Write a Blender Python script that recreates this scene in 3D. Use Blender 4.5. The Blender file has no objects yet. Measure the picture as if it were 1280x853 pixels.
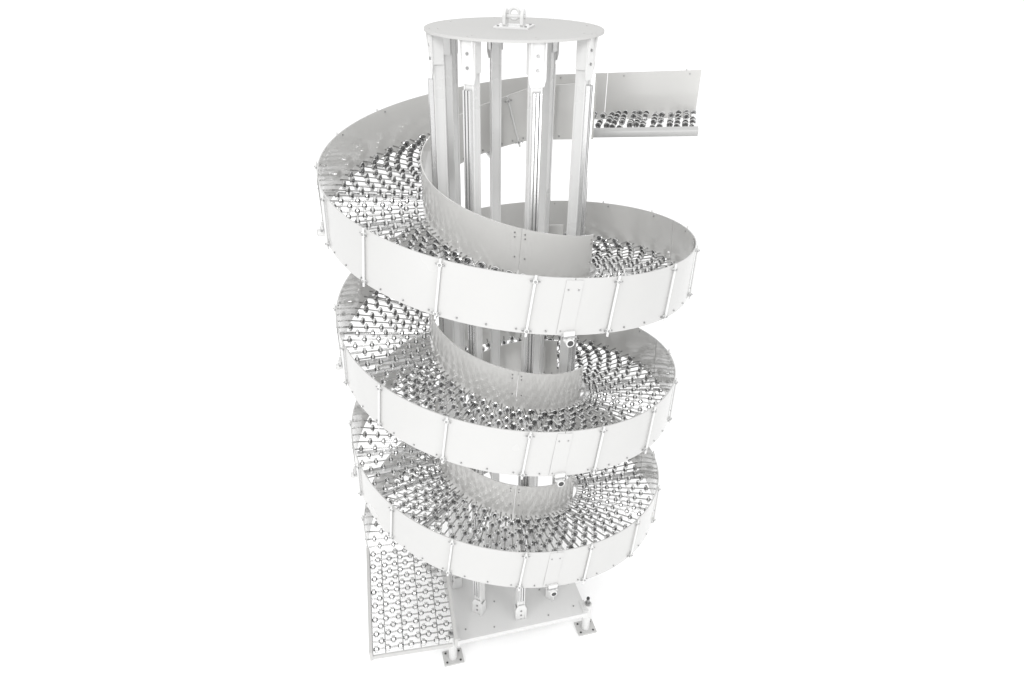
import bpy, math, random
from mathutils import Vector, Matrix
from mathutils.bvhtree import BVHTree
random.seed(4)
PI=math.pi
SC=bpy.context.scene
COL=SC.collection
# ---------------------------------------------------------------- dimensions (outer radius of the slide = 1)
PITCH=.82787; H=.281; RIN=.484; ZFLOOR=-3.465; ZBASE=-3.213
U_IN=77.0; U_OUT=1271.0; U0=24.0; U1=1315.5
SL_IN=.083; SL_OUT=.12
DECK=-.240

# ---------------------------------------------------------------- materials
def mat(name, col, metal=0., rough=.4, noise=0., nscale=6., bump=0., bscale=60., coat=0., stretch=None, bdist=.002, spec=.5):
    m=bpy.data.materials.new(name); m.use_nodes=True
    nt=m.node_tree; b=nt.nodes['Principled BSDF']
    b.inputs['Base Color'].default_value=(*col,1); b.inputs['Metallic'].default_value=metal
    b.inputs['Roughness'].default_value=rough; b.inputs['Specular IOR Level'].default_value=spec
    if coat: b.inputs['Coat Weight'].default_value=coat; b.inputs['Coat Roughness'].default_value=.07
    tc=nt.nodes.new('ShaderNodeTexCoord'); mp=nt.nodes.new('ShaderNodeMapping')
    nt.links.new(tc.outputs['Object'],mp.inputs['Vector'])
    if stretch: mp.inputs['Scale'].default_value=stretch
    if noise:
        n=nt.nodes.new('ShaderNodeTexNoise'); n.inputs['Scale'].default_value=nscale; n.inputs['Detail'].default_value=5
        nt.links.new(mp.outputs[0],n.inputs['Vector'])
        mx=nt.nodes.new('ShaderNodeMix'); mx.data_type='RGBA'
        lo=tuple(c*(1-noise) for c in col); hi=tuple(min(1,c*(1+noise)) for c in col)
        mx.inputs[6].default_value=(*lo,1); mx.inputs[7].default_value=(*hi,1)
        nt.links.new(n.outputs['Fac'],mx.inputs[0]); nt.links.new(mx.outputs[2],b.inputs['Base Color'])
        mr=nt.nodes.new('ShaderNodeMapRange'); mr.inputs[3].default_value=rough*.8; mr.inputs[4].default_value=rough*1.25
        nt.links.new(n.outputs['Fac'],mr.inputs[0]); nt.links.new(mr.outputs[0],b.inputs['Roughness'])
    if bump:
        n2=nt.nodes.new('ShaderNodeTexNoise'); n2.inputs['Scale'].default_value=bscale; n2.inputs['Detail'].default_value=1.
        nt.links.new(mp.outputs[0],n2.inputs['Vector'])
        bp=nt.nodes.new('ShaderNodeBump'); bp.inputs['Strength'].default_value=bump; bp.inputs['Distance'].default_value=bdist
        nt.links.new(n2.outputs['Fac'],bp.inputs['Height']); nt.links.new(bp.outputs[0],b.inputs['Normal'])
        if coat: nt.links.new(bp.outputs[0],b.inputs['Coat Normal'])
    return m
PAINT=mat('white_powder_coat',(.505,.504,.498),0,.25,.03,3.,.25,7.,.4,bdist=.01)
PAINT_LIT=mat('white_gloss_paint_lit',(.60,.596,.582),0,.15,.03,3.,.18,5.,.8,bdist=.010)  # guard paint with light put into its colour, for the shaded inward faces
PLATE=mat('white_satin_paint',(.50,.498,.49),0,.6,.02,3.,spec=.15)
PIPE=mat('grey_pipe_paint',(.46,.46,.455),0,.35,.03,4.)
BASEM=mat('white_base_paint',(.66,.66,.655),0,.4,.02,3.)
TUBE=mat('white_tube_paint',(.66,.66,.655),0,.28,.03,4.,coat=.3)
ALU=mat('aluminium',(.70,.70,.70),.75,.24,.08,8.,stretch=(1,1,.05))
ZINC=mat('zinc_rod',(.42,.42,.417),1.,.18,.1,20.)
WHEEL=mat('steel_wheel',(.70,.70,.697),1.,.08,.1,30.)
SIDE=mat('steel_wheel_side',(.32,.32,.32),1.,.16,.1,30.)  # darker than the rim: dark reflections put into the steel's colour
HUB=mat('dark_bearing',(.14,.14,.14),.8,.25)
BOLT=mat('bolt_zinc',(.36,.36,.36),.9,.3)
DARK=mat('dark_hollow',(.05,.05,.05),0,.6)
GROOVE=mat('shaded_groove',(.30,.30,.30),.5,.5)
CAP=mat('black_rubber_cap',(.04,.04,.04),0,.5)
FLOOR=mat('white_floor',(.985,.985,.985),0,.9,.004,2.)

# ---------------------------------------------------------------- mesh builder
class MB:
    def __init__(s): s.v=[]; s.f=[]; s.m=[]; s.s=[]
    def face(s,pts,mi=0,sm=False):
        n=len(s.v); s.v+= [tuple(p) for p in pts]; s.f.append(tuple(range(n,n+len(pts)))); s.m.append(mi); s.s.append(sm)
    def grid(s,rows,mi=0,sm=True,close=False):
        n=len(s.v); w=len(rows[0])
        for r in rows: s.v+=[tuple(p) for p in r]
        for i in range(len(rows)-1):
            for j in range(w if close else w-1):
                k=(j+1)%w
                s.f.append((n+i*w+j,n+i*w+k,n+(i+1)*w+k,n+(i+1)*w+j)); s.m.append(mi); s.s.append(sm)
    def box(s,M,hx,hy,hz,mi=0):
        c=[M@Vector((x*hx,y*hy,z*hz)) for x in(-1,1) for y in(-1,1) for z in(-1,1)]
        for q in((0,1,3,2),(4,6,7,5),(0,4,5,1),(2,3,7,6),(0,2,6,4),(1,5,7,3)): s.face([c[i] for i in q],mi)
    def cyl(s,a,b,r,n=12,mi=0,capmi=None,r2=None):
        a=Vector(a); b=Vector(b); d=(b-a).normalized()
        x=d.orthogonal().normalized(); y=d.cross(x); r2=r if r2 is None else r2
        A=[a+(x*math.cos(t)+y*math.sin(t))*r for t in[2*PI*i/n for i in range(n)]]
        B=[b+(x*math.cos(t)+y*math.sin(t))*r2 for t in[2*PI*i/n for i in range(n)]]
        s.grid([A,B],mi,True,True)
        cm=mi if capmi is None else capmi
        s.face(A[::-1],cm); s.face(B,cm)
    def lathe(s,M,prof,n=14,mis=None):
        for i in range(len(prof)-1):
            rows=[]
            for a,r in prof[i:i+2]: rows.append([M@Vector((a,r*math.cos(2*PI*k/n),r*math.sin(2*PI*k/n))) for k in range(n)])
            s.grid(rows,(mis[i] if mis else 0),True,True)
    def ball(s,c,r,n=8,mi=0):
        c=Vector(c)
        rows=[[c+Vector((r*math.sin(p)*math.cos(2*PI*k/n),r*math.sin(p)*math.sin(2*PI*k/n),r*math.cos(p))) for k in range(n)] for p in[PI*i/5 for i in range(6)]]
        s.grid(rows,mi,True,True)
    def prism(s,M,poly,t,mi=0):
        A=[M@Vector((x,-t,z)) for x,z in poly]; B=[M@Vector((x,t,z)) for x,z in poly]
        s.face(A,mi); s.face(B[::-1],mi)
        for i in range(len(A)):
            j=(i+1)%len(A); s.face([A[i],B[i],B[j],A[j]],mi)
    def mesh(s,name,mats):
        me=bpy.data.meshes.new(name); me.from_pydata(s.v,[],s.f)
        for m in mats: me.materials.append(m)
        me.polygons.foreach_set('material_index',s.m); me.polygons.foreach_set('use_smooth',s.s); me.update()
        return me
WM={}
def link(name,me,parent,W=None):
    o=bpy.data.objects.new(name,me); COL.objects.link(o); place(o,parent,W); return o
def place(o,parent,W=None):
    W=W or Matrix.Identity(4)
    if parent is not None:
        o.parent=parent; o.matrix_parent_inverse=WM[parent.name].inverted()
    o.matrix_basis=W; WM[o.name]=W
def copyof(o,parent,W):
    c=o.copy(); COL.objects.link(c); place(c,parent,W); return c
def I(): return Matrix.Identity(4)
def Tm(x,y,z): return Matrix.Translation((x,y,z))
def Rz(a): return Matrix.Rotation(math.radians(a),4,'Z')

# ---------------------------------------------------------------- the path
def ztop(u):
    if u<U_IN: return ztop(U_IN)+math.radians(U_IN-u)*SL_IN
    if u>U_OUT: return ztop(U_OUT)-math.radians(u-U_OUT)*SL_OUT
    return -PITCH*(u-180)/360
def slope(u):
    return -SL_IN if u<U_IN else (-SL_OUT if u>U_OUT else -PITCH/(2*PI))
def pt(u,r,dz):
    uc=min(max(u,U_IN),U_OUT); a=math.radians(uc); s=math.radians(u-uc)
    return Vector((r*math.cos(a)-s*math.sin(a), r*math.sin(a)+s*math.cos(a), ztop(u)+dz))
def frame(u,r=1.,dz=0.):
    uc=min(max(u,U_IN),U_OUT); a=math.radians(uc)
    X=Vector((math.cos(a),math.sin(a),0)); k=slope(u)/ (r if U_IN<=u<=U_OUT else 1)
    Y=Vector((-math.sin(a),math.cos(a),k)).normalized(); Z=X.cross(Y)
    M=Matrix((X,Y,Z)).transposed().to_4x4(); M.translation=pt(u,r,dz); return M
OCC_V=[];OCC_F=[]
def strip(mb,u0,u1,r0,r1,zlo,zhi,mi=0,occ=False,step=3.,rise0=0.,rise1=0.,inner_mi=None):
    n=max(2,int(math.ceil((u1-u0)/step)))
    us=[u0+(u1-u0)*i/n for i in range(n+1)]
    zm=(zlo+zhi)/2
    def P(u,r,z):
        if z==zhi: z+=rise0+(rise1-rise0)*(u-u0)/(u1-u0)
        k=.134 if u>U_IN else (0 if u<57 else .134*(u-57)/20)
        return pt(u+math.degrees((z-zm)*k),r,z)
    O=[[P(u,r1,zlo),P(u,r1,zhi)] for u in us]; N=[[P(u,r0,zhi),P(u,r0,zlo)] for u in us]
    mb.grid(O,mi); mb.grid(N,mi if inner_mi is None else inner_mi)
    mb.grid([[P(u,r0,zhi),P(u,r1,zhi)] for u in us][::-1],mi); mb.grid([[P(u,r0,zlo),P(u,r1,zlo)] for u in us],mi)
    for u in(us[0],us[-1]): mb.face([P(u,r0,zlo),P(u,r1,zlo),P(u,r1,zhi),P(u,r0,zhi)],mi)
    if occ:
        b=len(OCC_V)
        for p in O: OCC_V.extend(p)
        for i in range(n): OCC_F.append((b+2*i,b+2*i+1,b+2*i+3,b+2*i+2))

# ---------------------------------------------------------------- root
root=bpy.data.objects.new('spiral_conveyor',None); COL.objects.link(root); place(root,None,Tm(0,0,ZFLOOR))
root['label']='tall white spiral conveyor with steel skate wheel deck winding around a ring of columns'
root['category']='conveyor'

def bolt(mb,M,r=.005,h=.005,mi=1):   # M: local X = outward
    mb.cyl(M@Vector((-.001,0,0)),M@Vector((h,0,0)),r,6,mi)

AX_STEP=360/96.
# outer guard panels
cuts=[U0,56.,U_IN,105.]+[105.+90*i for i in range(1,13)]+[U_OUT]
def joint(u,r,parent):
    mb=MB(); M=frame(u,r,-H/2)
    mb.box(M@Tm(.0008,0,0),.0008,.04,H/2-.010)
    for y in(-.024,.024):
        for z in(-.118,.085): bolt(mb,M@Tm(.0013,y,z),.004,.0035)
    link('joint_plate',mb.mesh('joint_plate',[PAINT,BOLT]),parent)
for i in range(len(cuts)-1):
    a,b=cuts[i],cuts[i+1]
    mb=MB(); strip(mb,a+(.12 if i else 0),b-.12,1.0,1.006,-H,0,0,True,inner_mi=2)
    k=math.ceil((a-U0)/AX_STEP)
    while U0+k*AX_STEP<b-.5:
        u=U0+k*AX_STEP
        if k%2==0: bolt(mb,frame(u,1.006,-.262),.0045)
        if k%6==1: bolt(mb,frame(u,1.0,-.02)@Rz(180),.0045,.004)
        k+=1
    p=link('outer_guard_panel',mb.mesh('outer_guard_panel',[PAINT,BOLT,PAINT_LIT]),root)
    if i>1: joint(a,1.006,p)
# inner guards
for a,b in((56,100),(100,150),(150,275),(275,333),(408,520),(520,635),(635,693),(768,880),(880,995),(995,1053)):
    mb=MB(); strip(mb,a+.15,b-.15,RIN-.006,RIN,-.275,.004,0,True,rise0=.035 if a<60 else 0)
    u=a+4
    while u<b:
        bolt(mb,frame(u,RIN-.006,-.255)@Rz(180),.005,.005); u+=AX_STEP*2
    for uu in(a+3,b-3):
        for z in(-.022,-.045,-.15): bolt(mb,frame(uu,RIN,z),.004,.0035)
    p=link('inner_guard_panel',mb.mesh('inner_guard_panel',[PAINT_LIT,BOLT]),root)
# low rail closing the inner edge where there is no guard
for a,b in((333.5,407.5),(693.5,767.5),(1053.5,1271)):
    mb=MB(); strip(mb,a,b,RIN-.006,RIN,-.275,-.215)
    link('inner_rail',mb.mesh('inner_rail',[PAINT]),root)
# guard rods
mb=MB(); mb.cyl((.0085,0,-.290),(.0085,0,.008),.0058,10,0); rod_me=mb.mesh('guard_rod',[TUBE])
mb=MB(); mb.box(Tm(.007,0,0),.007,.010,.0075); mb.cyl((.009,-.022,0),(.009,.022,0),.0036,6,1); mb.ball((.0145,.0,0),.0065,7,1)
clamp_me=mb.mesh('rod_clamp',[TUBE,BOLT])
angs=[29.,62.]
base=[208,230,253,276,298,320,343,6,30,53,75,98,121,143,165,187]
for k in range(0,4):
    for q in base:
        u=q+360*k
        if 80<u<U_OUT-2: angs.append(u)
rod0=None
def rod(W):
    global rod0
    if rod0 is None: r=rod0=link('guard_rod',rod_me,root,W)
    else: r=copyof(rod0,root,W)
    for z in(-.020,-.262):
        link('rod_clamp',clamp_me,r,W@Tm(0,0,z))
for u in sorted(angs): rod(frame(u,1.006))
rod(frame(94,RIN-.006)@Rz(180))
# radial support arms
mb=MB(); mb.cyl((-.59,0,0),(.034,0,0),.0195,16,0); mb.cyl((.033,0,0),(.0355,0,0),.014,12,1); arm_me=mb.mesh('support_arm',[TUBE,DARK])
mb=MB(); mb.box(Tm(.008,0,.026),.006,.026,.022); mb.cyl((.012,-.032,.02),(.012,.032,.02),.006,8,1)
arb_me=mb.mesh('arm_bracket',[TUBE,BOLT])
a0=None
for k in range(0,4):
    for q in(105,195,285,375):
        u=q+360*k
        if u>U_OUT: continue
        W=frame(u,1.006,-H-.024)
        W2=Rz(q)@I(); W2.translation=W.translation
        if a0 is None: a0=link('support_arm',arm_me,root,W2); b0=link('arm_bracket',arb_me,a0,W2)
        else: c=copyof(a0,root,W2); copyof(b0,c,W2)
# cross bars under the deck
mb=MB(); mb.box(Tm(-.257,0,0),.253,.012,.003); mb.box(Tm(-.257,.011,-.008),.253,.002,.008); cb_me=mb.mesh('cross_bar',[ALU])
c0=None
u=82.
while u<U_OUT:
    W=frame(u,1.,-.270)
    if c0 is None: c0=link('cross_bar',cb_me,root,W)
    else: copyof(c0,root,W)
    u+=22.9
# entry side pipe, exit rails
mb=MB(); A=pt(U0-1.,RIN+.05,-.250); B=pt(U_IN+2,RIN+.05,-.250); mb.cyl(A,B,.027,20,0); mb.cyl(A+(A-B).normalized()*.001,A+(A-B).normalized()*.002,.017,12,1)
link('side_pipe',mb.mesh('side_pipe',[PIPE,DARK]),root)
for r in(1.003,RIN-.010):
    mb=MB(); strip(mb,U_OUT+.3,U1,r-.014,r+.006,-.31,-.215)
    link('side_rail',mb.mesh('side_rail',[PLATE]),root)
for i in range(4):
    mb=MB(); r=.578+i*.111; strip(mb,U_OUT+.3,U1-.9,r-.003,r+.003,-.295,-.272)
    link('deck_rail',mb.mesh('deck_rail',[PIPE]),root)
mb=MB(); mb.box(frame(U1-.5,(RIN+1)/2,-.282),(1-RIN)/2-.008,.005,.018)
link('end_bar',mb.mesh('end_bar',[PLATE]),root)

# ---------------------------------------------------------------- axles and wheels
CAMPOS=Vector((0,-3.659,1.0506))
bvh=BVHTree.FromPolygons(OCC_V,OCC_F)
def vis(p):
    d=p-CAMPOS; L=d.length
    h=bvh.ray_cast(CAMPOS,d/L,L-.01)
    return h[0] is None
AL=-(1-RIN); AS=-(1-RIN-.05)
mb=MB(); mb.cyl((AL,0,0),(.0,0,0),.0046,8,0); ax_me=mb.mesh('axle',[ZINC])
mb=MB(); mb.cyl((AS,0,0),(.0,0,0),.0046,8,0); ax2_me=mb.mesh('axle_short',[ZINC])
axs=[];whs=[]
u=U0+.8;k=0
while u<U1-1.6:
    M=frame(u,1.,DECK)
    jit=.009; sx=1.15; sc=1.
    rs=[.521+i*.088 for i in range(6)] if k%2 else [.565+i*.088 for i in range(5)]
    if u>U_OUT: rs=[.520+i*.0743 for i in range(7)] if k%2 else [.557+i*.0743 for i in range(6)]; sc=.9; sx=1.7; jit=.006
    if u<U_IN: sc=.78; sx=.95; jit=.03; rs=[.61+i*.082+random.uniform(0,.045) for i in range(5)]
    n=0
    for r in rs:
        r=min(.982,r+random.uniform(-jit,jit))
        tilt=.3 if u<U_IN else .07
        W=M@Tm(r-1,0,0)@Matrix.Rotation(random.uniform(-tilt,tilt),4,'Z')@Matrix.Rotation(random.uniform(0,.4),4,'X')@Matrix.Diagonal((sx,sc,sc,1)); p=W.translation
        v=vis(p+Vector((0,0,.015))); n+=v
        whs.append([(0 if v else 10)+(p-CAMPOS).length,len(axs),W])
    axs.append([(p-CAMPOS).length+(0 if n>1 else 10),M,k,u]); u+=AX_STEP*(random.uniform(.5,.95) if u<U_IN else (.76 if u>U_OUT else 1)); k+=1
prof=[(-.0105,.005),(-.0105,.0095),(-.0062,.0115),(-.0062,.0215),(-.004,.0244),(.004,.0244),(.0062,.0215),(.0062,.0115),(.0105,.0095),(.0105,.005)]
wm=[2,2,1,0,0,0,1,2,2]
WMATS=[WHEEL,SIDE,HUB]
mb=MB(); mb.lathe(I(),prof,16,wm); wh_me=mb.mesh('skate_wheel',WMATS)
keep=set(sorted(range(len(axs)),key=lambda i:axs[i][0])[:100])
axo={}; stuff=MB()
for i,(d,M,k,u) in enumerate(axs):
    sh=u<U_IN
    if i in keep: axo[i]=link('axle',ax2_me if sh else ax_me,root,M)
    else: stuff.cyl(M@Vector((AS if sh else AL,0,0)),M@Vector((0,0,0)),.0046,8,0)
so=link('axle',stuff.mesh('axle_rest',[ZINC]),root); so['kind']='stuff'
# spacer sleeves between some wheels
sp=MB()
for i,(d,M,k,u) in enumerate(axs):
    if k%3 or u<U_IN or u>U_OUT: continue
    for q in range(5):
        if (k+q*2)%5<2:
            x=(.521+q*.088+.044-1) if k%2 else (.565+q*.088-.044-1)
            sp.cyl(M@Vector((x-.028,0,0)),M@Vector((x+.028,0,0)),.008,9,0)
so=link('spacer_sleeve',sp.mesh('spacer_sleeve',[WHEEL]),root); so['kind']='stuff'
cand=sorted([w for w in whs if w[1] in keep],key=lambda w:w[0])[:100]
ids=set(id(w) for w in cand); w0=None; stuff=MB()
for w in whs:
    if id(w) in ids:
        if w0 is None: w0=link('skate_wheel',wh_me,axo[w[1]],w[2])
        else: copyof(w0,axo[w[1]],w[2])
    else: stuff.lathe(w[2],prof,13,wm)
so=link('skate_wheel',stuff.mesh('skate_wheel_rest',WMATS),root); so['kind']='stuff'

# ---------------------------------------------------------------- columns
ZD=.6227; RC=.379; RD=.433
CH=.0265
mb=MB(); zc=(ZBASE+ZD-.012)/2; hz=(ZD-.012-ZBASE)/2-.001
mb.box(Tm(0,0,zc),CH-.003,CH-.003,hz)
for sx in(-1,1):
    for sy in(-1,1): mb.box(Tm(sx*(CH-.004),sy*(CH-.004),zc),.0045,.0045,hz-.0005)
col_me=mb.mesh('support_column',[TUBE])
mb=MB(); zt=.40; zb=-3.02; zm=(zt+zb)/2; hz2=(zt-zb)/2
for y,x,hx,hy,mi in((0,.0,.005,.020,0),(-.016,.010,.005,.004,0),(.016,.010,.005,.004,0),(0,.010,.005,.005,0),(-.0095,.0058,.0008,.0020,1),(.0095,.0058,.0008,.0020,1)):
    mb.box(Tm(CH+.0065+x,y,zm),hx,hy,hz2-abs(x)*.05,mi)
rail_me=mb.mesh('extrusion_rail',[ALU,GROOVE])
def brk(z0,z1,tp=.5,kn=.82,out=.045):
    mb=MB(); w=.041
    poly=[(-w,z0),(w,z0),(w,z0+(z1-z0)*kn),(w*tp,z1),(-w*tp,z1),(-w,z0+(z1-z0)*kn)]
    mb.prism(Tm(CH+.004,0,0)@Rz(90),poly,.003)
    for y in(-.033,.033):
        poly=[(-.025,z0),(out,z0),(out,z0+(z1-z0)*.12),(.031,z0+(z1-z0)*.75),(-.025,z0+(z1-z0)*.75)]
        mb.prism(Tm(0,y,0),poly,.003)
    for z in(.3,.62): bolt(mb,Tm(CH+.007,0,z0+(z1-z0)*z),.007,.006,1)
    return mb
tb_me=brk(ZD-.013,ZD-.20,.8).mesh('top_bracket',[TUBE,BOLT]); fb_me=brk(ZBASE+.001,ZBASE+.14,.6,.7).mesh('foot_bracket',[TUBE,BOLT])
p0=None
for k in range(8):
    W=Rz(15+45*k)@Tm(RC,0,0)
    if p0 is None:
        p0=link('support_column',col_me,root,W); ch=[link('extrusion_rail',rail_me,p0,W),link('top_bracket',tb_me,p0,W),link('foot_bracket',fb_me,p0,W)]
    else:
        c=copyof(p0,root,W)
        for o in ch: copyof(o,c,W)
# top plate
mb=MB()
def disc(mb,z0,z1,r,n=96):
    A=[Vector((r*math.cos(2*PI*i/n),r*math.sin(2*PI*i/n),z0)) for i in range(n)]; B=[Vector((q.x,q.y,z1)) for q in A]
    C=[Vector((q.x*.994,q.y*.994,z1+.002)) for q in A]
    mb.face(A[::-1]); mb.grid([A,B],0,True,True); mb.grid([B,C],0,False,True); mb.face(C)
disc(mb,ZD-.012,ZD-.002,RD)
for k in range(8):
    for dx in(-.02,.02):
        q=Rz(15+45*k)@Vector((RC+.012+dx,0,ZD-.001)); mb.cyl(q,q+Vector((0,0,.003)),.004,6,0)
tp=link('top_plate',mb.mesh('top_plate',[PLATE,BOLT]),root)
mb=MB(); L=Tm(0,0,ZD)@Rz(76)
mb.box(L@Tm(0,0,.004),.07,.085,.004)
for x in(-.05,.05):
    for y in(-.068,.068): mb.cyl(L@Vector((x,y,.007)),L@Vector((x,y,.013)),.006,6,1)
n=32; hc=.048
def ear(y0,y1):
    ts=[2*PI*i/n for i in range(n)]
    def outer(t):
        c,s=math.cos(t),math.sin(t)
        if s>=0: d=.034
        else: d=min(.034/max(abs(c),1e-6),(hc-.0078)/abs(s))
        return d*c,hc+d*s
    O=[outer(t) for t in ts]; Hh=[(.012*math.cos(t),hc+.012*math.sin(t)) for t in ts]
    V=lambda p,y: L@Vector((p[0],y,p[1]))
    for y in(y0,y1): mb.grid([[V(p,y) for p in O],[V(p,y) for p in Hh]],0,False,True)
    mb.grid([[V(p,y0) for p in O],[V(p,y1) for p in O]],0,False,True)
    mb.grid([[V(p,y0) for p in Hh],[V(p,y1) for p in Hh]],0,True,True)
ear(-.050,-.036); ear(.036,.050)
lug=link('lifting_lug',mb.mesh('lifting_lug',[TUBE,BOLT]),tp)
mb=MB(); mb.cyl(L@Vector((0,-.058,hc)),L@Vector((0,.058,hc)),.010,12,0)
link('lug_pin',mb.mesh('lug_pin',[TUBE]),tp)
mb=MB(); rows=[]
for i in range(25):
    t=2*PI*i/24; rows.append([L@Vector((.008*math.sin(s),(.024+.008*math.cos(s))*math.cos(t),hc+.012+(.024+.008*math.cos(s))*math.sin(t))) for s in[2*PI*j/8 for j in range(8)]])
mb.grid(rows,0,True,True); link('lifting_ring',mb.mesh('lifting_ring',[TUBE]),tp)
# base plate and feet
BA=.481; B=Rz(15)
mb=MB(); mb.box(B@Tm(0,0,ZBASE-.005),BA,BA,.005)
for x,y,hx,hy in((0,-BA+.004,BA,.004),(0,BA-.004,BA,.004),(-BA+.004,0,.004,BA-.0085),(BA-.004,0,.004,BA-.0085)): mb.box(B@Tm(x,y,ZBASE-.0235),hx,hy,.0134)
for x,y in[(-.4,-.4),(-.2,-.43),(0,-.41),(.2,-.43),(.4,-.4),(.43,-.2),(.43,.2),(.2,-.2),(-.15,-.22),(.3,.05),(.42,.42)]:
    q=B@Vector((x,y,ZBASE-.001)); mb.cyl(q,q+Vector((0,0,.005)),.006,8,1)
bp=link('base_plate',mb.mesh('base_plate',[BASEM,BOLT]),root)
mb=MB(); mb.cyl((0,0,ZFLOOR+.012),(0,0,ZBASE+.02),.030,14,0); mb.box(Tm(-.03,0,ZBASE-.03),.02,.05,.036); foot_me=mb.mesh('levelling_foot',[TUBE])
mb=MB(); mb.box(Tm(0,0,ZFLOOR+.006),.07,.058,.006)
for x in(-.048,.048):
    for y in(-.037,.037): mb.cyl((x,y,ZFLOOR+.011),(x,y,ZFLOOR+.014),.008,10,1)
fp_me=mb.mesh('foot_plate',[PAINT,DARK])
def tbolt(m2):
    mb=MB(); mb.cyl((0,0,ZBASE+.02),(0,0,ZBASE+.075),.011,10,0); mb.cyl((0,0,ZBASE+.02),(0,0,ZBASE+.035),.021,6,0); mb.cyl((0,0,ZBASE+.07),(0,0,ZBASE+.085),.012,6,1)
    return mb.mesh('threaded_bolt',[BOLT,m2])
tbd=tbolt(CAP); tbl=tbolt(TUBE)
f0=None
for sx,sy in((-1,-1),(1,-1),(1,1),(-1,1)):
    W=B@Tm(sx*(BA+.02),sy*(BA-.06),0)@Rz(0 if sx>0 else 180)
    if f0 is None:
        c=f0=link('levelling_foot',foot_me,root,W); ch=[link('foot_plate',fp_me,f0,W)]
    else:
        c=copyof(f0,root,W)
        for o in ch: copyof(o,c,W)
    link('threaded_bolt',tbd if sx>0 else tbl,c,W)

# ---------------------------------------------------------------- floor
mb=MB(); S=120.; mb.face([(-S,-S,ZFLOOR),(S,-S,ZFLOOR),(S,S,ZFLOOR),(-S,S,ZFLOOR)])
fl=link('floor',mb.mesh('floor',[FLOOR]),None); fl['kind']='structure'; fl['label']='plain seamless white studio floor'; fl['category']='floor'

# ---------------------------------------------------------------- light
w=bpy.data.worlds.new('World'); SC.world=w; w.use_nodes=True
bg=w.node_tree.nodes['Background']; bg.inputs[0].default_value=(1,1,1,1); bg.inputs[1].default_value=1.2
def area(name,loc,target,size,power):
    l=bpy.data.lights.new(name,'AREA'); l.size=size; l.energy=power
    o=bpy.data.objects.new(name,l); COL.objects.link(o); o.location=loc
    o.rotation_euler=(Vector(target)-Vector(loc)).to_track_quat('-Z','Y').to_euler(); return o
area('key_softbox',(-.8,-4.6,2.6),(0,-.2,-2.0),1.4,100)
area('added_floor_fill',(3.0,-4.0,-.8),(.1,-.4,-3.4),1.4,34)  # pair of added fill lamps, thinning the contact shadow around the base
area('added_floor_fill',(-3.0,-4.0,-.8),(-.3,-.4,-3.4),1.4,34)

# ---------------------------------------------------------------- camera
t,yaw,roll,f=.53902,-.0035862,-.015626,872.34
c,s=math.cos(yaw),math.sin(yaw)
R=Vector((c,s,0)); F=Vector((-s,c,0))
fwd=F*math.cos(t)-Vector((0,0,1))*math.sin(t); up=F*math.sin(t)+Vector((0,0,1))*math.cos(t)
cr,sr=math.cos(roll),math.sin(roll)
r2=R*cr-up*sr; u2=R*sr+up*cr
cam=bpy.data.cameras.new('camera'); cam.sensor_width=36; cam.lens=f/1280*36; cam.clip_start=.05; cam.clip_end=500
co=bpy.data.objects.new('camera',cam); COL.objects.link(co)
M=Matrix((r2,u2,-fwd)).transposed().to_4x4(); M.translation=CAMPOS; co.matrix_world=M
SC.camera=co
SC.view_settings.view_transform='Standard'; SC.view_settings.look='None'; SC.view_settings.exposure=0
